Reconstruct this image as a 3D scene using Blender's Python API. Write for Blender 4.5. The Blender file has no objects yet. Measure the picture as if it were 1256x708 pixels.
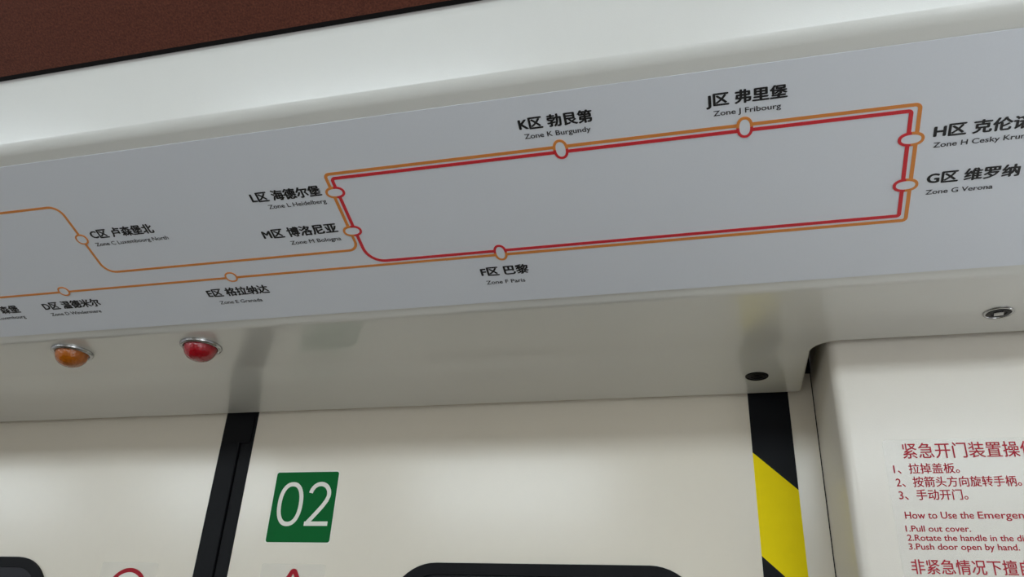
import bpy, bmesh, math, random
from mathutils import Vector, Matrix

# ---------------------------------------------------------------- camera, world, lights, exposure
sc = bpy.context.scene
COL = sc.collection
cam_d = bpy.data.cameras.new('camera')
cam = bpy.data.objects.new('camera', cam_d); COL.objects.link(cam)
cam_d.sensor_width = 36.0
cam_d.lens = 977.475 / 1256.0 * 36.0
cam_d.clip_start = 0.01
R0 = Vector((0.966106, 0.253632, 0.048062))      # right
R1 = Vector((-0.072285, 0.444529, -0.892843))    # down
R2 = Vector((-0.247818, 0.859107, 0.447796))     # forward
m = Matrix.Identity(4)
for i in range(3):
    m[i][0] = R0[i]; m[i][1] = -R1[i]; m[i][2] = -R2[i]
m[2][3] = 1.6
cam.matrix_world = m
sc.camera = cam

world = bpy.data.worlds.new('world'); sc.world = world; world.use_nodes = True
bg = world.node_tree.nodes['Background']
bg.inputs['Color'].default_value = (0.97, 0.98, 1.0, 1)
bg.inputs['Strength'].default_value = 0.40
LIGHT_STRENGTH = 10.5
PANE_FILL_STRENGTH = 1.5  # added glow of the opposite-side panes
LIGHT_COLOR = (0.84, 0.94, 1.0, 1)
sc.view_settings.view_transform = 'Standard'
sc.view_settings.look = 'None'
sc.view_settings.gamma = 1.0
sc.view_settings.use_curve_mapping = False
sc.view_settings.exposure = 0.07

# ---------------------------------------------------------------- materials
def s2l(c):
    c /= 255.0
    return c / 12.92 if c <= 0.04045 else ((c + 0.055) / 1.055) ** 2.4
def rgb(r, g, b): return (s2l(r), s2l(g), s2l(b), 1)

def mat(name, col, rough=0.5, metal=0.0, coat=0.0, coat_rough=0.1, var=0.04, scale=60.0, bump=0.0,
        bscale=400.0, ior=1.5, emit=None, alpha=1.0, voronoi=0.0, vscale=350.0, spec=0.5):
    M = bpy.data.materials.new(name); M.use_nodes = True
    nt = M.node_tree; p = nt.nodes['Principled BSDF']
    p.inputs['Roughness'].default_value = rough
    p.inputs['Metallic'].default_value = metal
    p.inputs['Coat Weight'].default_value = coat
    p.inputs['Coat Roughness'].default_value = coat_rough
    p.inputs['IOR'].default_value = ior
    p.inputs['Alpha'].default_value = alpha
    p.inputs['Specular IOR Level'].default_value = spec
    tc = nt.nodes.new('ShaderNodeTexCoord')
    nz = nt.nodes.new('ShaderNodeTexNoise'); nz.inputs['Scale'].default_value = scale
    nz.inputs['Detail'].default_value = 4.0
    nt.links.new(tc.outputs['Object'], nz.inputs['Vector'])
    ramp = nt.nodes.new('ShaderNodeMix'); ramp.data_type = 'RGBA'
    c = list(col)
    ramp.inputs['A'].default_value = [x * (1 - var) for x in c[:3]] + [1]
    ramp.inputs['B'].default_value = [min(1, x * (1 + var)) for x in c[:3]] + [1]
    nt.links.new(nz.outputs['Fac'], ramp.inputs['Factor'])
    nt.links.new(ramp.outputs['Result'], p.inputs['Base Color'])
    if bump > 0 or voronoi > 0:
        b = nt.nodes.new('ShaderNodeBump'); b.inputs['Strength'].default_value = max(bump, voronoi)
        b.inputs['Distance'].default_value = 0.001
        if voronoi > 0:
            v = nt.nodes.new('ShaderNodeTexVoronoi'); v.inputs['Scale'].default_value = vscale
            nt.links.new(tc.outputs['Object'], v.inputs['Vector']); nt.links.new(v.outputs['Distance'], b.inputs['Height'])
        else:
            n2 = nt.nodes.new('ShaderNodeTexNoise'); n2.inputs['Scale'].default_value = bscale
            nt.links.new(tc.outputs['Object'], n2.inputs['Vector']); nt.links.new(n2.outputs['Fac'], b.inputs['Height'])
        nt.links.new(b.outputs['Normal'], p.inputs['Normal'])
    if emit:
        p.inputs['Emission Color'].default_value = emit[0]
        p.inputs['Emission Strength'].default_value = emit[1]
    return M

M = {}
M['door'] = mat('door_cream_paint', rgb(222, 214, 198), rough=0.30, coat=0.5, coat_rough=0.2, var=0.015, bump=0.06, bscale=900)
M['box'] = mat('cover_cream_plastic', rgb(216, 210, 199), rough=0.38, coat=0.25, coat_rough=0.15, var=0.015, bump=0.08, bscale=900)
M['housing'] = mat('housing_off_white_paint', rgb(218, 218, 213), rough=0.28, coat=0.5, coat_rough=0.12, var=0.012, bump=0.06, bscale=900)
M['film'] = mat('map_film_grey_white', rgb(218, 222, 229), rough=0.42, var=0.02, scale=900, bump=0.05, bscale=1500)
M['brown'] = mat('brown_speckled_laminate', rgb(94, 52, 40), rough=0.5, var=0.9, scale=600, bump=0.3, bscale=700, spec=0.3)
M['black'] = mat('black_rubber', rgb(13, 14, 17), spec=0.15, rough=0.5, var=0.15, bump=0.2, bscale=700)
M['cavity'] = mat('black_gap', rgb(10, 8, 8), rough=0.9)
M['glass'] = mat('dark_window_glass', rgb(14, 17, 26), rough=0.15)
M['orange'] = mat('orange_print', rgb(214, 134, 62), rough=0.45)
M['red'] = mat('red_print', rgb(206, 42, 52), rough=0.45)
M['ink'] = mat('black_print', rgb(18, 18, 22), rough=0.5)
M['ink_grey'] = mat('dark_grey_print', rgb(40, 40, 44), rough=0.5)
M['green'] = mat('green_sticker_vinyl', rgb(0, 96, 42), spec=0.08, rough=0.4, var=0.03)
M['white'] = mat('white_print', rgb(226, 224, 214), rough=0.4)
M['tape_black'] = mat('black_tape', rgb(14, 16, 21), spec=0.12, rough=0.45, bump=0.1)
M['tape_yellow'] = mat('yellow_tape', rgb(244, 220, 2), spec=0.08, rough=0.45, var=0.03)
M['clear'] = mat('clear_sticker_film', rgb(246, 246, 242), rough=0.25, alpha=0.12, coat=0.2, coat_rough=0.15)
M['redtext'] = mat('crimson_print', rgb(168, 34, 50), rough=0.45, spec=0.2)
M['redring'] = mat('deep_red_print', rgb(160, 12, 32), rough=0.45, spec=0.2)
M['steel'] = mat('brushed_steel', rgb(176, 176, 176), rough=0.22, metal=1.0)
M['lockblack'] = mat('black_lock_plastic', rgb(10, 10, 13), rough=0.4, spec=0.2)
M['amber'] = mat('amber_lens', rgb(160, 84, 0), rough=0.2, coat=0.3, coat_rough=0.05, voronoi=0.6, vscale=330, var=0.35, scale=300)
M['redlens'] = mat('red_lens', rgb(148, 0, 20), rough=0.2, coat=0.3, coat_rough=0.05, voronoi=0.5, vscale=330, var=0.2, scale=300)
M['floor'] = mat('grey_floor', rgb(82, 70, 52), rough=0.5)
M['wall'] = mat('cream_wall', rgb(214, 208, 196), rough=0.45)
M['ceil'] = mat('ceiling_white', rgb(215, 215, 212), rough=0.5)
M['pane_fill'] = mat('added_pane_glow', (0.8, 0.8, 0.8, 1), emit=((0.92, 0.97, 1.0, 1), PANE_FILL_STRENGTH))  # glow added to the opposite panes as fill light
M['pane_fill_bright'] = mat('added_pane_glow_bright', (0.8, 0.8, 0.8, 1), emit=((0.92, 0.97, 1.0, 1), 2.8))  # stronger added glow on the right, lifting the housing and shadow bands
M['pane_fill_near'] = mat('added_pane_glow_near', (0.8, 0.8, 0.8, 1), emit=((0.92, 0.97, 1.0, 1), 4.0))  # glow added beside the cover box, to lift the housing underside
M['lamp'] = mat('lamp_diffuser', (0.9, 0.9, 0.9, 1), emit=(LIGHT_COLOR, LIGHT_STRENGTH))

# ---------------------------------------------------------------- helpers
def obj(name, bm, material, parent=None, smooth=None, loc=None):
    me = bpy.data.meshes.new(name); bmesh.ops.recalc_face_normals(bm, faces=bm.faces)
    bm.to_mesh(me); bm.free()
    mats = material if isinstance(material, (list, tuple)) else [material]
    for x in mats: me.materials.append(x)
    if smooth is not None:
        me.shade_smooth(); me.set_sharp_from_angle(angle=math.radians(smooth))
    o = bpy.data.objects.new(name, me); COL.objects.link(o)
    if parent is not None: o.parent = parent
    if loc: o.location = loc
    return o

def thing(name, label, cat, loc=(0, 0, 0), rot=(0, 0, 0), group=None):
    o = bpy.data.objects.new(name, None); COL.objects.link(o)
    o.empty_display_size = 0.05
    o.location = loc; o.rotation_euler = rot
    o['label'] = label; o['category'] = cat
    if group: o['group'] = group
    return o

def struct(o, label=None):
    o['kind'] = 'structure'
    if label: o['label'] = label
    return o

def add_box(bm, a, b):
    vs = [bm.verts.new((x, y, z)) for x in (a[0], b[0]) for y in (a[1], b[1]) for z in (a[2], b[2])]
    for f in ((0, 1, 3, 2), (4, 6, 7, 5), (0, 4, 5, 1), (2, 3, 7, 6), (0, 2, 6, 4), (1, 5, 7, 3)):
        bm.faces.new([vs[i] for i in f])

def fillet(pts, r, n=8, closed=False):
    """round the corners of a 2D polyline"""
    N = len(pts); out = []
    rr = r if isinstance(r, (list, tuple)) else [r] * N
    for i, p in enumerate(pts):
        if (not closed and i in (0, N - 1)) or rr[i] <= 0:
            out.append(tuple(p)); continue
        p = Vector(p); a = Vector(pts[(i - 1) % N]) - p; b = Vector(pts[(i + 1) % N]) - p
        la, lb = a.length, b.length; a.normalize(); b.normalize()
        ang = a.angle(b)
        t = rr[i] / math.tan(ang / 2); t = min(t, la * 0.499, lb * 0.499)
        r_ = t * math.tan(ang / 2)
        c = p + (a + b).normalized() * (r_ / math.sin(ang / 2))
        s = p + a * t; e = p + b * t
        a0 = math.atan2(s.y - c.y, s.x - c.x); a1 = math.atan2(e.y - c.y, e.x - c.x)
        d = (a1 - a0 + math.pi) % (2 * math.pi) - math.pi
        for k in range(n + 1):
            q = a0 + d * k / n
            out.append((c.x + r_ * math.cos(q), c.y + r_ * math.sin(q)))
    return out

def plate(bm, outline, z0, z1, bev=0.0):
    """solid prism over a 2D outline (local x,y), z from z0 to z1, small bevel on the z1 face"""
    N = len(outline)
    lo = [bm.verts.new((x, y, z0)) for x, y in outline]
    hi = [bm.verts.new((x, y, z1)) for x, y in outline]
    fs = [bm.faces.new(lo[::-1])]
    top = bm.faces.new(hi); fs.append(top)
    for i in range(N):
        bm.faces.new((lo[i], lo[(i + 1) % N], hi[(i + 1) % N], hi[i]))
    if bev > 0:
        bmesh.ops.bevel(bm, geom=list(top.edges), offset=bev, segments=3, affect='EDGES', profile=0.5)

def offset_path(pts, d, closed=False):
    N = len(pts); out = []
    for i in range(N):
        p = Vector(pts[i])
        a = Vector(pts[i - 1]) if (i > 0 or closed) else None
        b = Vector(pts[(i + 1) % N]) if (i < N - 1 or closed) else None
        n1 = n2 = None
        if a is not None and (p - a).length > 1e-9:
            v = (p - a).normalized(); n1 = Vector((-v.y, v.x))
        if b is not None and (b - p).length > 1e-9:
            v = (b - p).normalized(); n2 = Vector((-v.y, v.x))
        if n1 is None: n1 = n2
        if n2 is None: n2 = n1
        n = (n1 + n2).normalized()
        k = 1 / max(0.4, n.dot(n1))
        out.append((p.x + n.x * d * k, p.y + n.y * d * k))
    return out

def ribbon(bm, pts, w, z0, z1, closed=False):
    """flat printed stroke of width w along a 2D path"""
    L = offset_path(pts, w / 2, closed); Rr = offset_path(pts, -w / 2, closed)
    N = len(pts)
    vL = [bm.verts.new((x, y, z1)) for x, y in L]; vR = [bm.verts.new((x, y, z1)) for x, y in Rr]
    bL = [bm.verts.new((x, y, z0)) for x, y in L]; bR = [bm.verts.new((x, y, z0)) for x, y in Rr]
    for i in range(N if closed else N - 1):
        j = (i + 1) % N
        bm.faces.new((vL[i], vR[i], vR[j], vL[j]))
        bm.faces.new((bL[i], bL[j], bR[j], bR[i]))
        bm.faces.new((vL[i], vL[j], bL[j], bL[i]))
        bm.faces.new((vR[i], bR[i], bR[j], vR[j]))
    if not closed:
        bm.faces.new((vL[0], bL[0], bR[0], vR[0])); bm.faces.new((vL[-1], vR[-1], bR[-1], bL[-1]))

def rrect(x0, x1, y0, y1, r, n=8):
    return fillet([(x0, y0), (x1, y0), (x1, y1), (x0, y1)], r, n, closed=True)

def add_lathe(bm, prof, n=40, mat_index=0):
    """revolve (r,z) profile about local z"""
    rings = []
    for r, z in prof:
        if r < 1e-7: rings.append([bm.verts.new((0, 0, z))])
        else: rings.append([bm.verts.new((r * math.cos(2 * math.pi * k / n), r * math.sin(2 * math.pi * k / n), z)) for k in range(n)])
    for a, b in zip(rings, rings[1:]):
        for k in range(n):
            j = (k + 1) % n
            if len(a) == 1 and len(b) == 1: continue
            if len(a) == 1: f = bm.faces.new((a[0], b[k], b[j]))
            elif len(b) == 1: f = bm.faces.new((a[k], a[j], b[0]))
            else: f = bm.faces.new((a[k], a[j], b[j], b[k]))
            f.material_index = mat_index

def text_mesh(s, offset=0.0, space=1.0):
    cu = bpy.data.curves.new('t', 'FONT'); cu.body = s; cu.offset = offset; cu.size = 1.0
    cu.space_character = space; cu.resolution_u = 3
    o = bpy.data.objects.new('t', cu); COL.objects.link(o)
    bpy.context.view_layer.update()
    dg = bpy.context.evaluated_depsgraph_get()
    me = bpy.data.meshes.new_from_object(o.evaluated_get(dg))
    bpy.data.objects.remove(o); bpy.data.curves.remove(cu)
    return me

def text(name, s, x0, x1, y, h, z, material, parent, bold=0.0, space=1.0, upto=None):
    """lettering with its baseline at y, spanning x0..x1 and of em height h, in the parent's local xy plane"""
    me = text_mesh(s, 0.0, space)
    xs = [v.co.x for v in me.vertices]; a, b = min(xs), max(xs)
    if upto:                         # x1 is where the lettering 'upto' ends
        mp = text_mesh(upto, 0.0, space); bb = max(v.co.x for v in mp.vertices); bpy.data.meshes.remove(mp)
        k = (x1 - x0) / (bb - a)
    else: k = (x1 - x0) / (b - a)
    for v in me.vertices:
        v.co.x = x0 + (v.co.x - a) * k; v.co.y = y + v.co.y * h; v.co.z = z
    me.materials.clear(); me.materials.append(material); me.name = name
    if bold > 0:                     # heavier strokes: the same letters laid over themselves, a hair apart
        bm = bmesh.new(); bm.from_mesh(me)
        base = bm.verts[:] + bm.edges[:] + bm.faces[:]
        w = bold * h
        for n, (dx, dy) in enumerate(((w, 0), (-w, 0), (0, w * 0.7), (0, -w * 0.7), (w * .7, w * .5), (-w * .7, -w * .5))):
            g = bmesh.ops.duplicate(bm, geom=base)
            vs = [q for q in g['geom'] if isinstance(q, bmesh.types.BMVert)]
            bmesh.ops.translate(bm, vec=(dx, dy, -(n + 1) * 4e-6), verts=vs)
        bm.to_mesh(me); bm.free()
    o = bpy.data.objects.new(name, me); COL.objects.link(o); o.parent = parent
    return o

FACE = (math.pi / 2, 0, 0)       # local x = world x, local y = world z, local z = world -y (towards the aisle)

# ---------------------------------------------------------------- carriage shell outside and behind the view
XL, XR = -3.6, 2.6
bm = bmesh.new(); add_box(bm, (XL, -2.0, -0.05), (XR, 1.1, 0.0)); struct(obj('floor', bm, M['floor']))
bm = bmesh.new(); add_box(bm, (XL, -1.80, 0.0), (XR, -1.72, 2.3)); struct(obj('wall_back', bm, M['wall']))
# glowing panes added to the unseen opposite side, to light the view
for k, (a, b, c, d, m_) in enumerate(((-3.3, -2.5, 0.90, 1.75, 'pane_fill'), (-1.9, -1.5, 0.90, 1.75, 'pane_fill'), (-0.3, 0.4, 0.90, 1.75, 'pane_fill'),
                                (0.80, 1.45, 0.12, 1.85, 'pane_fill_bright'), (1.53, 2.2, 0.12, 1.85, 'pane_fill_bright'))):
    bm = bmesh.new(); add_box(bm, (a - 0.03, -1.722, c - 0.03), (b + 0.03, -1.712, d + 0.03)); w = struct(obj('window_%d' % (k + 1), bm, M['black']), 'window with an added glow in the unseen opposite side of the carriage')
    bm = bmesh.new(); add_box(bm, (a, -1.714, c), (b, -1.708, d)); obj('window_pane', bm, M[m_], w)
bm = bmesh.new(); add_box(bm, (XL, -1.80, 2.27), (XR, 0.17, 2.32)); struct(obj('ceiling', bm, M['ceil']))
# jamb wall beside the door leaf, behind the cover
bm = bmesh.new(); add_box(bm, (0.1085, 1.0, 0.0), (XR, 1.06, 2.3)); struct(obj('wall_right', bm, M['door']))
bm = bmesh.new(); add_box(bm, (XL, 1.0, 0.0), (-1.50, 1.06, 2.3)); struct(obj('wall_left', bm, M['door']))
bm = bmesh.new(); add_box(bm, (-1.50, 1.0, 1.975), (0.1065, 1.06, 2.3)); struct(obj('wall_front', bm, M['cavity']))

# glowing window added out of view, to brighten the housing from the right
bm = bmesh.new(); add_box(bm, (0.72, 0.985, 0.72), (2.08, 0.999, 1.83)); w = struct(obj('window_6', bm, M['black']), 'added glowing window out of view to the right of the cover box')
bm = bmesh.new(); add_box(bm, (0.75, 0.980, 0.75), (2.05, 0.984, 1.80)); obj('window_pane', bm, M['pane_fill_near'], w)

bm = bmesh.new(); add_box(bm, (0.1052, 1.004, 0.0), (0.1084, 1.06, 1.974)); struct(obj('trim_2', bm, M['cavity']), 'dark joint between the door leaf and the cover box')

# ceiling lights along the aisle (just above and behind the photographer)
for x, lab in ((-2.94, 'ceiling light furthest to the left along the aisle'), (-1.84, 'ceiling light above the aisle opposite the left door leaf'),
               (-0.74, 'ceiling light above the aisle opposite the green 02 sticker'), (0.46, 'ceiling light above the aisle opposite the cover box'),
               (1.56, 'ceiling light furthest to the right along the aisle')):
    t = thing('ceiling_light', lab, 'light', (x, -0.68, 2.225), (math.radians(48), 0, 0), group='ceiling lights above the aisle')
    bm = bmesh.new(); add_box(bm, (-0.36, -0.10, -0.02), (0.36, 0.10, 0.0)); obj('frame', bm, M['ceil'], t)
    bm = bmesh.new(); add_box(bm, (-0.34, -0.085, -0.032), (0.34, 0.085, -0.0201)); obj('diffuser', bm, M['lamp'], t)

# ---------------------------------------------------------------- brown ceiling facia above the housing
bm = bmesh.new()
prof = [(0.440, 2.0975), (0.10, 2.285)]
th = 0.010
d = Vector((prof[1][0] - prof[0][0], prof[1][1] - prof[0][1])).normalized(); nrm = Vector((-d.y, d.x))
if nrm.y < 0: nrm = -nrm
q = [prof[0], prof[1], (prof[1][0] + nrm.x * th, prof[1][1] + nrm.y * th), (prof[0][0] + nrm.x * th, prof[0][1] + nrm.y * th)]
va = [bm.verts.new((XL, y, z)) for y, z in q]; vb = [bm.verts.new((XR, y, z)) for y, z in q]
bm.faces.new(va); bm.faces.new(vb[::-1])
for i in range(4): bm.faces.new((va[i], va[(i + 1) % 4], vb[(i + 1) % 4], vb[i]))
struct(obj('ceiling_facia', bm, M['brown']), 'dark brown speckled ceiling facia above the white housing')
bm = bmesh.new(); add_box(bm, (XL, 0.50, 2.085), (XR, 0.99, 2.30)); struct(obj('trim_1', bm, M['cavity']), 'black cavity behind the gap above the housing')

# ---------------------------------------------------------------- overhead housing
HX0, HX1 = XL + 0.1, XR - 0.1
housing = thing('overhead_housing', 'glossy off-white housing above the doors carrying the route map', 'panel', (0, 0, 1.6))
TH = math.radians(69.76)
U = (-math.sin(TH), math.cos(TH))
fold = (0.700, 0.341)
lowc = (fold[0] + U[0] * 0.2440, fold[1] + U[1] * 0.2440)
curl = [lowc]
for k in range(14):                      # the lip curls forward to a crisp edge
    B = TH + (math.radians(30) - TH) * (k + 0.5) / 14
    curl.append((curl[-1][0] - math.sin(B) * 0.00092, curl[-1][1] + math.cos(B) * 0.00092))
crease = curl[-1]
A = math.radians(14)
ft = 0.0780
top = (crease[0] - math.sin(A) * ft, crease[1] + math.cos(A) * ft)
poly = [(0.735, 0.341), fold] + curl + [top, (0.505, top[1] + 0.004), (0.505, 0.60)]
prof = fillet(poly, [0, 0.022] + [0] * (len(curl) - 1) + [0.0030, 0.018, 0, 0], 10)
bm = bmesh.new()
NX = 2
xs = [HX0, HX1]
rows = [[bm.verts.new((x, y, z)) for y, z in prof] for x in xs]
for i in range(len(prof) - 1):
    bm.faces.new((rows[0][i], rows[0][i + 1], rows[1][i + 1], rows[1][i]))
obj('front_cover', bm, M['housing'], housing, smooth=40)
# bottom plate with the notch round the cover box
back = [(HX0, 0.985), (0.0915, 0.985), (0.0935, 0.8285), (HX1, 0.8315)]
path = fillet(back, [0, 0.006, 0.030, 0], 12)
bm = bmesh.new()
steps = []
rr = 0.003
for k in range(6):
    a = math.pi / 2 * k / 5
    steps.append((-(rr - rr * math.sin(a)), rr - rr * math.cos(a)))   # inset from outline, height
rings = []
for ins, hz in steps:
    pp = offset_path(path, ins)      # path runs +x: left normal is +y (outwards)
    rings.append([bm.verts.new((x, y, 0.341 + hz)) for x, y in pp])
pp = offset_path(path, 0); rings.append([bm.verts.new((x, y, 0.341 + 0.030)) for x, y in pp])
for a, b in zip(rings, rings[1:]):
    for i in range(len(a) - 1): bm.faces.new((a[i], a[i + 1], b[i + 1], b[i]))
f0 = bm.verts.new((HX1, 0.735, 0.341)); f1 = bm.verts.new((HX0, 0.735, 0.341))
face = bm.faces.new(rings[0] + [f0, f1])
bmesh.ops.triangulate(bm, faces=[face])
obj('bottom_plate', bm, M['housing'], housing, smooth=50)
bm = bmesh.new(); add_box(bm, (HX0, 0.735, 0.372), (0.09, 0.98, 0.378)); add_box(bm, (0.09, 0.735, 0.372), (HX1, 0.826, 0.378))
obj('inner_shelf', bm, M['cavity'], housing)

def lock(x, y, ring_mat, square):
    t = thing('square_key_lock' if square else 'round_lock_plug',
              'square-key lock with a steel rim in the housing underside above the cover box' if square
              else 'small black lock plug near the rear edge of the housing above the striped tape',
              'lock', (x, y, 1.941), (math.pi, 0, 0))
    bm = bmesh.new()
    add_lathe(bm, [(0.0132, -0.002), (0.0132, 0.0008), (0.0126, 0.0014), (0.0112, 0.0014), (0.0106, 0.0006), (0.0106, -0.002)], 40)
    obj('rim', bm, ring_mat, t, smooth=40)
    bm = bmesh.new()
    add_lathe(bm, [(0.0107, 0.0003), (0.0094, 0.0010), (0.0074, 0.0009), (0.0068, 0.0002), (0.0, 0.0002)], 40)
    obj('barrel', bm, M['lockblack'], t, smooth=40)
    if square:
        bm = bmesh.new(); plate(bm, [(-0.0042, -0.0036), (0.0042, -0.0036), (0.0042, 0.0036), (-0.0042, 0.0036)], 0.0001, 0.0022, 0.0004)
        o = obj('square_pin', bm, M['steel'], t); o.rotation_euler = (0, 0, 0.2)
    else:
        bm = bmesh.new(); add_lathe(bm, [(0.0030, 0.0001), (0.0030, 0.0008), (0.0, 0.0010)], 20)
        obj('key_pin', bm, M['lockblack'], t, smooth=40)
lock(0.2572, 0.7778, M['steel'], True)
lock(0.0384, 0.9221, M['lockblack'], False)

# indicator lamps
def indicator(x, y, lens, label):
    t = thing('indicator_lamp', label, 'lamp', (x, y, 1.941), (math.pi, 0, 0))
    bm = bmesh.new()
    add_lathe(bm, [(0.0238, -0.002), (0.0241, 0.0010), (0.0236, 0.0030), (0.0222, 0.0042), (0.0204, 0.0042), (0.0192, 0.0030), (0.0188, 0.0)], 56)
    obj('bezel', bm, M['steel'], t, smooth=50)
    bm = bmesh.new()
    R_, Hh = 0.0188, 0.0195
    pr = [(0.0190, -0.001), (0.0190, 0.0030)] + [(R_ * math.cos(a) ** 0.85, 0.0035 + (Hh - 0.0035) * math.sin(a)) for a in [math.pi / 2 * k / 12 for k in range(13)]]
    pr[-1] = (0.0, Hh)
    add_lathe(bm, pr, 48)
    obj('lens', bm, lens, t, smooth=60)
indicator(-0.7640, 0.7335, M['amber'], 'amber domed indicator lamp in a steel bezel under the housing')
indicator(-0.5878, 0.7392, M['redlens'], 'red domed indicator lamp in a steel bezel under the housing')

# ---------------------------------------------------------------- route map film on the sloping panel
PR = math.pi / 2 + TH
route_map = thing('route_map', 'long grey-white printed route map strip on the sloping housing face', 'sign',
                  (0, 0, 0))
# local x = world x, local y = up the slope, local z = outward normal
nx = Vector((1, 0, 0)); ny = Vector((0, U[0], U[1])); nz = nx.cross(ny)
rm = Matrix((nx, ny, nz)).transposed().to_4x4(); rm.translation = Vector((0, fold[0], fold[1] + 1.6)) + nz * 0.0003
route_map.matrix_world = rm
bm = bmesh.new(); plate(bm, [(HX0 + .3, 0.0125), (HX1 - .3, 0.0125), (HX1 - .3, 0.2348), (HX0 + .3, 0.2348)], 0.0, 0.0004)
obj('backing_film', bm, M['film'], route_map)
Z0, Z1 = 0.0004, 0.0006
OS, OI, RI = 0.1840, 0.1562, 0.1790
# orange loop: left upper branch to the loop, round it and back along the bottom
pts = [(-2.2, 0.1855), (-0.6240, 0.1838), (-0.6240, 0.0952), (-0.3330, 0.0952), (-0.3330, 0.1840), (0.1573, 0.1840), (0.1570, 0.0732), (-2.2, 0.0745)]
bm = bmesh.new()
ribbon(bm, fillet(pts[:4] + [(-0.3330, 0.1150)], [0, 0.012, 0.013, 0.011, 0]), 0.0027, Z0, Z1)
obj('route_line', bm, M['orange'], route_map)['label'] = 'thin orange route line, upper left branch'
bm = bmesh.new()
ribbon(bm, fillet([(-0.3330, 0.1150)] + pts[4:6] + [(0.1570, 0.0732), (-0.25, 0.0736)], [0, 0.004, 0.0035, 0.003, 0]), 0.0030, Z0, Z1)
obj('route_line', bm, M['orange'], route_map)['label'] = 'orange route line, outer loop'
bm = bmesh.new(); ribbon(bm, [(-0.25, 0.0736), (-2.2, 0.0745)], 0.0027, Z0, Z1)
obj('route_line', bm, M['orange'], route_map)['label'] = 'thin orange route line, lower branch'
rp = [(-0.3279, 0.1150), (-0.3279, RI), (0.1514, RI), (0.1514, 0.0785), (-0.3279, 0.0785), (-0.3279, 0.1150)]
bm = bmesh.new(); ribbon(bm, fillet(rp, [0, 0.003, 0.002, 0.002, 0.020, 0]), 0.0031, Z0, Z1 + 0.0001)
obj('route_line', bm, M['red'], route_map)['label'] = 'red route line, inner loop'

def stadium_half(cx, cy, w, h, side):
    """half outline (side: 'up','down','left','right') of an upright pill w x h"""
    a, b = w / 2, h / 2
    P = []
    n = 24
    full = [(cx + a * math.copysign(abs(math.cos(t)) ** 0.9, math.cos(t)), cy + b * math.copysign(abs(math.sin(t)) ** 0.9, math.sin(t)))
            for t in [2 * math.pi * k / (2 * n) for k in range(2 * n)]]
    st = {'up': 0, 'left': n // 2, 'down': n, 'right': 3 * n // 2}[side]
    return [full[(st + k) % (2 * n)] for k in range(n + 1)]

def marker(cx, cy, w, h, s1, m1, s2, m2, stroke, what):
    e = bpy.data.objects.new('station_marker', None)
    bm = bmesh.new()
    for i, s in enumerate((s1, s2)):
        n0 = len(bm.faces)
        ribbon(bm, stadium_half(cx, cy, w - stroke, h - stroke, s), stroke, Z0, Z1 + 0.0003)
        bm.faces.ensure_lookup_table()
        for f in bm.faces[n0:]: f.material_index = i
    bmesh.ops.remove_doubles(bm, verts=bm.verts, dist=1e-7)
    o = obj('station_marker', bm, [m1, m2], route_map); o['label'] = what
    bm = bmesh.new()
    a, b = (w - stroke * 1.2) / 2, (h - stroke * 1.2) / 2
    plate(bm, [(cx + a * math.cos(t), cy + b * math.sin(t)) for t in [2 * math.pi * k / 32 for k in range(32)]], Z0, Z1 + 0.0002)
    obj('marker_centre', bm, M['film'], o)
    bpy.data.objects.remove(e)
Oc, Rc = M['orange'], M['red']
PW, PH, ST = 0.0128, 0.0190, 0.0023
marker(-0.1170, 0.1816, PW, PH, 'up', Oc, 'down', Rc, ST, 'upright oval station ring, orange over red, below Zone K')
marker(0.0307, 0.1819, PW, PH, 'up', Oc, 'down', Rc, ST, 'upright oval station ring, orange over red, below Zone J')
marker(0.1536, 0.1537, PH, PW, 'left', Rc, 'right', Oc, ST, 'lying oval station ring, red and orange, beside Zone H')
marker(0.1536, 0.1098, PH, PW, 'left', Rc, 'right', Oc, ST, 'lying oval station ring, red and orange, beside Zone G')
marker(-0.1944, 0.0761, PW, PH, 'up', Rc, 'down', Oc, ST, 'upright oval station ring, red over orange, above Zone F')
marker(-0.3303, 0.1639, PH, PW, 'left', Oc, 'right', Rc, ST, 'lying oval station ring, orange and red, beside Zone L')
marker(-0.3306, 0.1184, PH, PW, 'left', Oc, 'right', Rc, ST, 'lying oval station ring, orange and red, beside Zone M')
for cx, cy, z in ((-0.4843, 0.0747, 'E'), (-0.6937, 0.0748, 'D'), (-0.6240, 0.1414, 'C'), (-0.80, 0.0745, 'B')):
    marker(cx, cy, 0.0138, 0.0132, 'up', Oc, 'down', Oc, 0.0018, 'round orange station ring by Zone ' + z)

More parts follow.
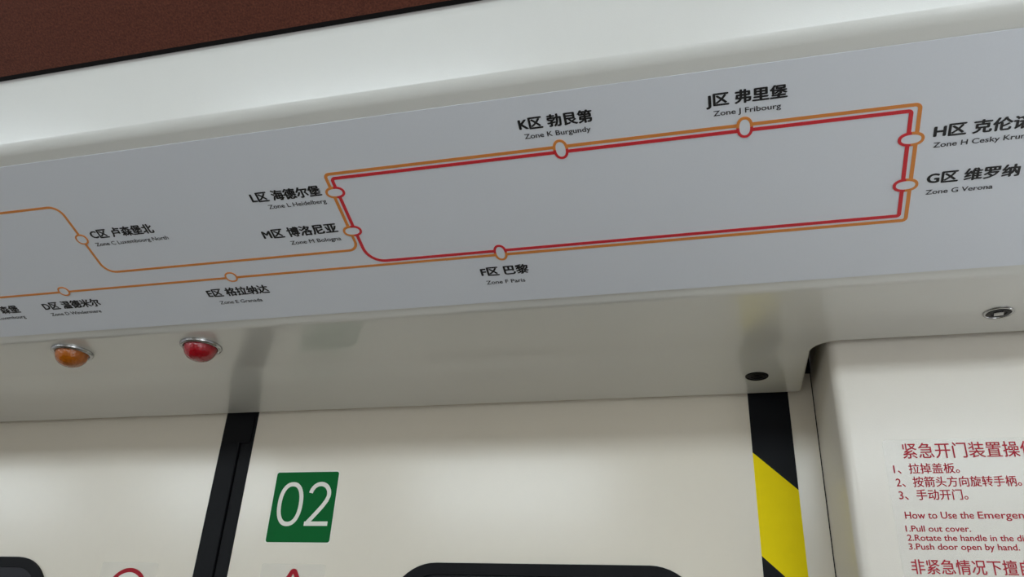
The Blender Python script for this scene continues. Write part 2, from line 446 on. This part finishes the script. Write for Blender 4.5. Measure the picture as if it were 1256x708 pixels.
CH, EH = 0.0124, 0.0066
names = [
    ('K区 勃艮第', -0.1468, -0.0865, 0.2050, 'Zone K Burgundy', -0.1445, -0.0894, 0.1955),
    ('J区 弗里堡', 0.0030, 0.0623, 0.2050, 'Zone J Fribourg', 0.0077, 0.0579, 0.1952),
    ('H区 克伦诺夫', 0.1695, 0.2500, 0.1537, 'Zone H Cesky Krumlov', 0.1701, 0.2455, 0.1435),
    ('G区 维罗纳', 0.1694, 0.2349, 0.1097, 'Zone G Verona', 0.1695, 0.2183, 0.0982),
    ('F区 巴黎', -0.2194, -0.1725, 0.0490, 'Zone F Paris', -0.2174, -0.1785, 0.0372),
    ('L区 海德尔堡', -0.4155, -0.3441, 0.1634, 'Zone L Heidelberg', -0.4026, -0.3430, 0.1536),
    ('M区 博洛尼亚', -0.4239, -0.3450, 0.1196, 'Zone M Bologna', -0.3993, -0.3456, 0.1089),
    ('C区 卢森堡北', -0.6105, -0.5371, 0.1413, 'Zone C Luxembourg North', -0.6125, -0.5264, 0.1308),
    ('E区 格拉纳达', -0.5234, -0.4512, 0.0500, 'Zone E Granada', -0.5156, -0.4648, 0.0380),
    ('D区 温德米尔', -0.7360, -0.6607, 0.0503, 'Zone D Windermere', -0.7343, -0.6669, 0.0398),
    ('B区 卢森堡', -0.8330, -0.7710, 0.0500, 'Zone B Luxembourg', -0.8330, -0.7708, 0.0402),
]
for cn, a, b, y, en, c, d_, y2 in names:
    o = text('station_name', cn, a, b, y, CH, Z1, M['ink'], route_map, bold=0.042)
    o['label'] = 'bold black station name above ' + en
    o = text('station_name', en, c, d_, y2, EH, Z1, M['ink_grey'], route_map, bold=0.018)
    o['label'] = 'small dark lettering reading ' + en

# ---------------------------------------------------------------- the sliding doors
def door(name, x0, x1, wx0, wx1, label):
    bm = bmesh.new()
    # leaf slab with a window opening: build as a frame of quads around the rounded window
    z0, z1 = 0.05, 1.97
    wz0, wz1 = 0.95, 1.7362
    inner = rrect(wx0, wx1, wz0, wz1, 0.062, 10)
    cx, cz = (wx0 + wx1) / 2, (wz0 + wz1) / 2
    def outer(p):
        dx, dz = p[0] - cx, p[1] - cz
        cands = []
        if dx > 0: cands.append((x1 - cx) / dx)
        if dx < 0: cands.append((x0 - cx) / dx)
        if dz > 0: cands.append((z1 - cz) / dz)
        if dz < 0: cands.append((z0 - cz) / dz)
        k = min(cands); return (cx + dx * k, cz + dz * k)
    # include exact corner directions so the outer border is a true rectangle
    pts = list(inner)
    def ang(p): return math.atan2(p[1] - cz, p[0] - cx)
    rays = sorted(pts, key=ang)
    corners = sorted([(x0, z0), (x1, z0), (x1, z1), (x0, z1)], key=ang)
    ins = [bm.verts.new((p[0], 1.0, p[1])) for p in rays]
    outs = [bm.verts.new((outer(p)[0], 1.0, outer(p)[1])) for p in rays]
    N = len(rays)
    for i in range(N):
        j = (i + 1) % N
        a0, a1 = ang(rays[i]), ang(rays[j])
        if j == 0: a1 += 2 * math.pi
        extra = [c for c in corners if a0 < ang(c) < a1 or a0 < ang(c) + 2 * math.pi < a1]
        loop = [ins[i], ins[j], outs[j]] + [bm.verts.new((c[0], 1.0, c[1])) for c in extra] + [outs[i]]
        bm.faces.new(loop)
    bmesh.ops.triangulate(bm, faces=[f for f in bm.faces if len(f.verts) > 4])
    geo = bmesh.ops.extrude_face_region(bm, geom=bm.faces[:])
    vs = [v for v in geo['geom'] if isinstance(v, bmesh.types.BMVert)]
    bmesh.ops.translate(bm, vec=(0, 0.035, 0), verts=vs)
    leaf = obj(name, bm, M['door']); struct(leaf, label)
    # window gasket and pane
    e = bmesh.new()
    ring = rrect(wx0 + 0.006, wx1 - 0.006, wz0 + 0.006, wz1 - 0.006, 0.056, 12)
    ribbon(e, ring, 0.014, 0.0, 0.004, closed=True)
    g = obj('window_gasket', e, M['black'], leaf); g.rotation_euler = FACE; g.location = (0, 1.0, 0)
    e = bmesh.new(); plate(e, rrect(wx0 + 0.004, wx1 - 0.004, wz0 + 0.004, wz1 - 0.004, 0.058, 12), 0.0, 0.005)
    g = obj('window_pane', e, M['glass'], leaf); g.rotation_euler = FACE; g.location = (0, 1.004, 0)
    return leaf
left = door('door_1', -1.492, -0.7185, -1.345, -0.955, 'left cream door leaf, left of the black centre seal')
right = door('door_2', -0.6672, 0.1051, -0.429, -0.0385, 'right cream door leaf carrying the green number sticker')
def seal(name, x0, x1, par, proud):
    bm = bmesh.new()
    pr = fillet([(x0, 1.03), (x0, 1.0 - proud), (x1, 1.0 - proud), (x1, 1.03)], [0, 0.003, 0.003, 0], 5)
    a = [bm.verts.new((x, y, 0.05)) for x, y in pr]; b = [bm.verts.new((x, y, 1.97)) for x, y in pr]
    for i in range(len(pr)):
        j = (i + 1) % len(pr); bm.faces.new((a[i], a[j], b[j], b[i]))
    bm.faces.new(a); bm.faces.new(b[::-1])
    return obj(name, bm, M['black'], par, smooth=40)
seal('rubber_seal', -0.7190, -0.6878, left, 0.004)
seal('rubber_seal', -0.6868, -0.6664, right, 0.002)
bm = bmesh.new(); plate(bm, [(-0.7150, 1.900), (-0.6700, 1.900), (-0.6700, 1.960), (-0.7150, 1.960)], 0.0, 0.0044)
o = obj('seal_cap', bm, M['black'], left); o.rotation_euler = FACE; o.location = (0, 1.0, 0)

# ---------------------------------------------------------------- number sticker 02
t = thing('number_sticker', 'green door number sticker reading 02 on the right door leaf', 'sticker', (0, 1.0, 0), FACE)
bm = bmesh.new(); plate(bm, rrect(-0.6193, -0.5209, 1.7595, 1.8576, 0.0040, 6), 0.0, 0.0003)
obj('white_border', bm, M['white'], t)
bm = bmesh.new(); plate(bm, rrect(-0.6178, -0.5224, 1.7611, 1.8561, 0.0034, 6), 0.0003, 0.0005)
obj('green_field', bm, M['green'], t)
bm = bmesh.new()
cx, cz, a, b = -0.5899, 1.8123, 0.0163, 0.0270
ribbon(bm, [(cx + a * math.copysign(abs(math.cos(u)) ** 0.88, math.cos(u)), cz + b * math.copysign(abs(math.sin(u)) ** 0.88, math.sin(u)))
            for u in [2 * math.pi * k / 48 for k in range(48)]], 0.0058, 0.0005, 0.0007, closed=True)
o = obj('digit', bm, M['white'], t); o['label'] = 'white digit zero'
bm = bmesh.new()
cx2, cz2, r2 = -0.5468, 1.8250, 0.0139
arc = [(cx2 + r2 * math.cos(u), cz2 + r2 * 1.02 * math.sin(u)) for u in [math.radians(172 - (172 + 12) * k / 22) for k in range(23)]]
low = [(-0.5353, 1.8165), (-0.5400, 1.8095), (-0.5480, 1.8000), (-0.5598, 1.7868)]
ribbon(bm, arc + low, 0.0058, 0.0005, 0.0007)
ribbon(bm, [(-0.5640, 1.7857), (-0.5290, 1.7857)], 0.0058, 0.0005, 0.00072)
o = obj('digit', bm, M['white'], t); o['label'] = 'white digit two'

# ---------------------------------------------------------------- warning stickers at the lower edge
t = thing('prohibition_sticker', 'clear square sticker with a red ring on the left door leaf', 'sticker', (0, 1.0, 0), FACE)
bm = bmesh.new(); plate(bm, rrect(-0.871, -0.779, 1.6405, 1.7325, 0.003), 0.00015, 0.0003); obj('clear_film', bm, M['clear'], t)
bm = bmesh.new()
plate(bm, [(-0.8222 + 0.031 * math.cos(u), 1.6925 + 0.031 * math.sin(u)) for u in [2 * math.pi * k / 48 for k in range(48)]], 0.0003, 0.0005)
obj('white_disc', bm, M['white'], t)
bm = bmesh.new()
ribbon(bm, [(-0.8222 + 0.0295 * math.cos(u), 1.6925 + 0.0295 * math.sin(u)) for u in [2 * math.pi * k / 64 for k in range(64)]], 0.0058, 0.0005, 0.0008, closed=True)
ribbon(bm, [(-0.8222 - 0.020, 1.6925 + 0.020), (-0.8222 + 0.020, 1.6925 - 0.020)], 0.0050, 0.0005, 0.0007)
obj('red_ring', bm, M['redring'], t)
bm = bmesh.new()
plate(bm, [(-0.8190 + 0.0042 * math.cos(u), 1.7080 + 0.0042 * math.sin(u)) for u in [2 * math.pi * k / 20 for k in range(20)]], 0.0005, 0.0006)
ribbon(bm, fillet([(-0.8240, 1.6720), (-0.8210, 1.6850), (-0.8170, 1.7020), (-0.8060, 1.7070)], 0.003, 4), 0.0045, 0.0005, 0.0006)
obj('pictogram', bm, M['ink_grey'], t)

t = thing('warning_sticker', 'clear square sticker with a red warning triangle below the green 02', 'sticker', (0, 1.0, 0), FACE)
bm = bmesh.new(); plate(bm, rrect(-0.6163, -0.5224, 1.6405, 1.7335, 0.003), 0.00015, 0.0003); obj('clear_film', bm, M['clear'], t)
tri = fillet([(-0.5677, 1.7275), (-0.5677 + 0.037, 1.6620), (-0.5677 - 0.037, 1.6620)], 0.0030, 6, closed=True)
bm = bmesh.new(); ribbon(bm, tri, 0.0062, 0.0003, 0.0007, closed=True); obj('red_triangle', bm, M['redring'], t)
bm = bmesh.new(); plate(bm, [(-0.5677, 1.718), (-0.538, 1.665), (-0.5974, 1.665)], 0.0003, 0.0005); obj('white_field', bm, M['white'], t)
bm = bmesh.new(); plate(bm, [(-0.5700, 1.7030), (-0.5654, 1.7030), (-0.5665, 1.6830), (-0.5689, 1.6830)], 0.0005, 0.0006)
plate(bm, rrect(-0.5697, -0.5657, 1.6755, 1.6795, 0.0018), 0.0005, 0.0006); obj('exclamation_mark', bm, M['ink'], t)

# ---------------------------------------------------------------- hazard tape
t = thing('hazard_tape', 'black and yellow striped tape running down the right door leaf edge', 'tape', (0, 1.0, 0), FACE)
tx0, tx1 = 0.0282, 0.0766
edges = [1.965, 1.8710, 1.7500, 1.6290, 1.5080, 1.3870, 1.2660, 1.1450, 1.0240, 0.90]
dz = -0.0462
for i in range(len(edges) - 1):
    hi, lo = edges[i], edges[i + 1]
    hr = hi if i == 0 else hi + dz
    bm = bmesh.new(); plate(bm, [(tx0, lo), (tx1, lo + dz), (tx1, hr), (tx0, hi)], 0.0, 0.0004)
    yellow = i % 2 == 1
    o = obj('yellow_stripe' if yellow else 'black_stripe', bm, M['tape_yellow' if yellow else 'tape_black'], t)

# ---------------------------------------------------------------- emergency release cover box
box = thing('emergency_release_cover', 'cream moulded cover box right of the striped tape bearing red instructions', 'box', (0, 0, 0))
bx0, bx1, by, bz0, bz1 = 0.1072, 0.62, 0.842, 1.15, 1.975
pl = fillet([(bx0 - 0.001, 1.0), (bx0 + 0.003, by), (bx1 - 0.003, by), (bx1, 1.0)], [0, 0.011, 0.011, 0], 10)
bm = bmesh.new()
levels = [(bz0, 0.0), (bz1 - 0.002, 0.0), (bz1, 0.003)]
rings = []
for z, ins in levels:
    q = offset_path(pl, ins)
    rings.append([bm.verts.new((x, y, z)) for x, y in q])
for a, b in zip(rings, rings[1:]):
    for i in range(len(a) - 1): bm.faces.new((a[i], a[i + 1], b[i + 1], b[i]))
bm.faces.new(rings[-1]); bm.faces.new(rings[0][::-1])
obj('shell', bm, M['box'], box, smooth=45)

st = thing('instruction_sticker', 'clear sticker with red emergency door opening instructions in two languages', 'sticker', (0, by, 0), FACE)
bm = bmesh.new()
plate(bm, fillet([(0.1478, 1.58), (0.40, 1.58), (0.40, 1.8378), (0.1478, 1.8378)], 0.004, 5, closed=True), 0.00015, 0.0003)
obj('clear_film', bm, M['clear'], st)
ZT = 0.0005
RT = M['redtext']
def line(s, x0, x1, y, h, off=0.008, lab=None, upto=None):
    o = text('lettering', s, x0, x1, y, h, ZT, RT, st, bold=off, upto=upto)
    o['label'] = lab or ('red lettering reading ' + s)
line('紧急开门装置操作说明', 0.1650, 0.2672, 1.8203, 0.0165, 0.008, upto='紧急开门装置操')
line('1、拉掉盖板。', 0.1543, 0.2123, 1.8050, 0.0108, 0.012)
line('2、按箭头方向旋转手柄。', 0.1547, 0.2625, 1.7921, 0.0108, 0.012)
line('3、手动开门。', 0.1553, 0.2150, 1.7798, 0.0108, 0.012)
line('How to Use the', 0.1576, 0.2165, 1.7615, 0.0094, 0.012)
line('Emergency Door Device', 0.2200, 0.2580, 1.7615, 0.0094, 0.012, upto='Emergen')
line('1.Pull out cover.', 0.1562, 0.2114, 1.7496, 0.0080, 0.014)
line('2.Rotate the handle in the direction of arrow.', 0.1564, 0.2535, 1.7413, 0.0080, 0.014, upto='2.Rotate the handle in the di')
line('3.Push door open by hand.', 0.1564, 0.2485, 1.7333, 0.0080, 0.014)
line('非紧急情况下擅自扳动', 0.1556, 0.2545, 1.7128, 0.0140, 0.010, upto='非紧急情况下擅自')
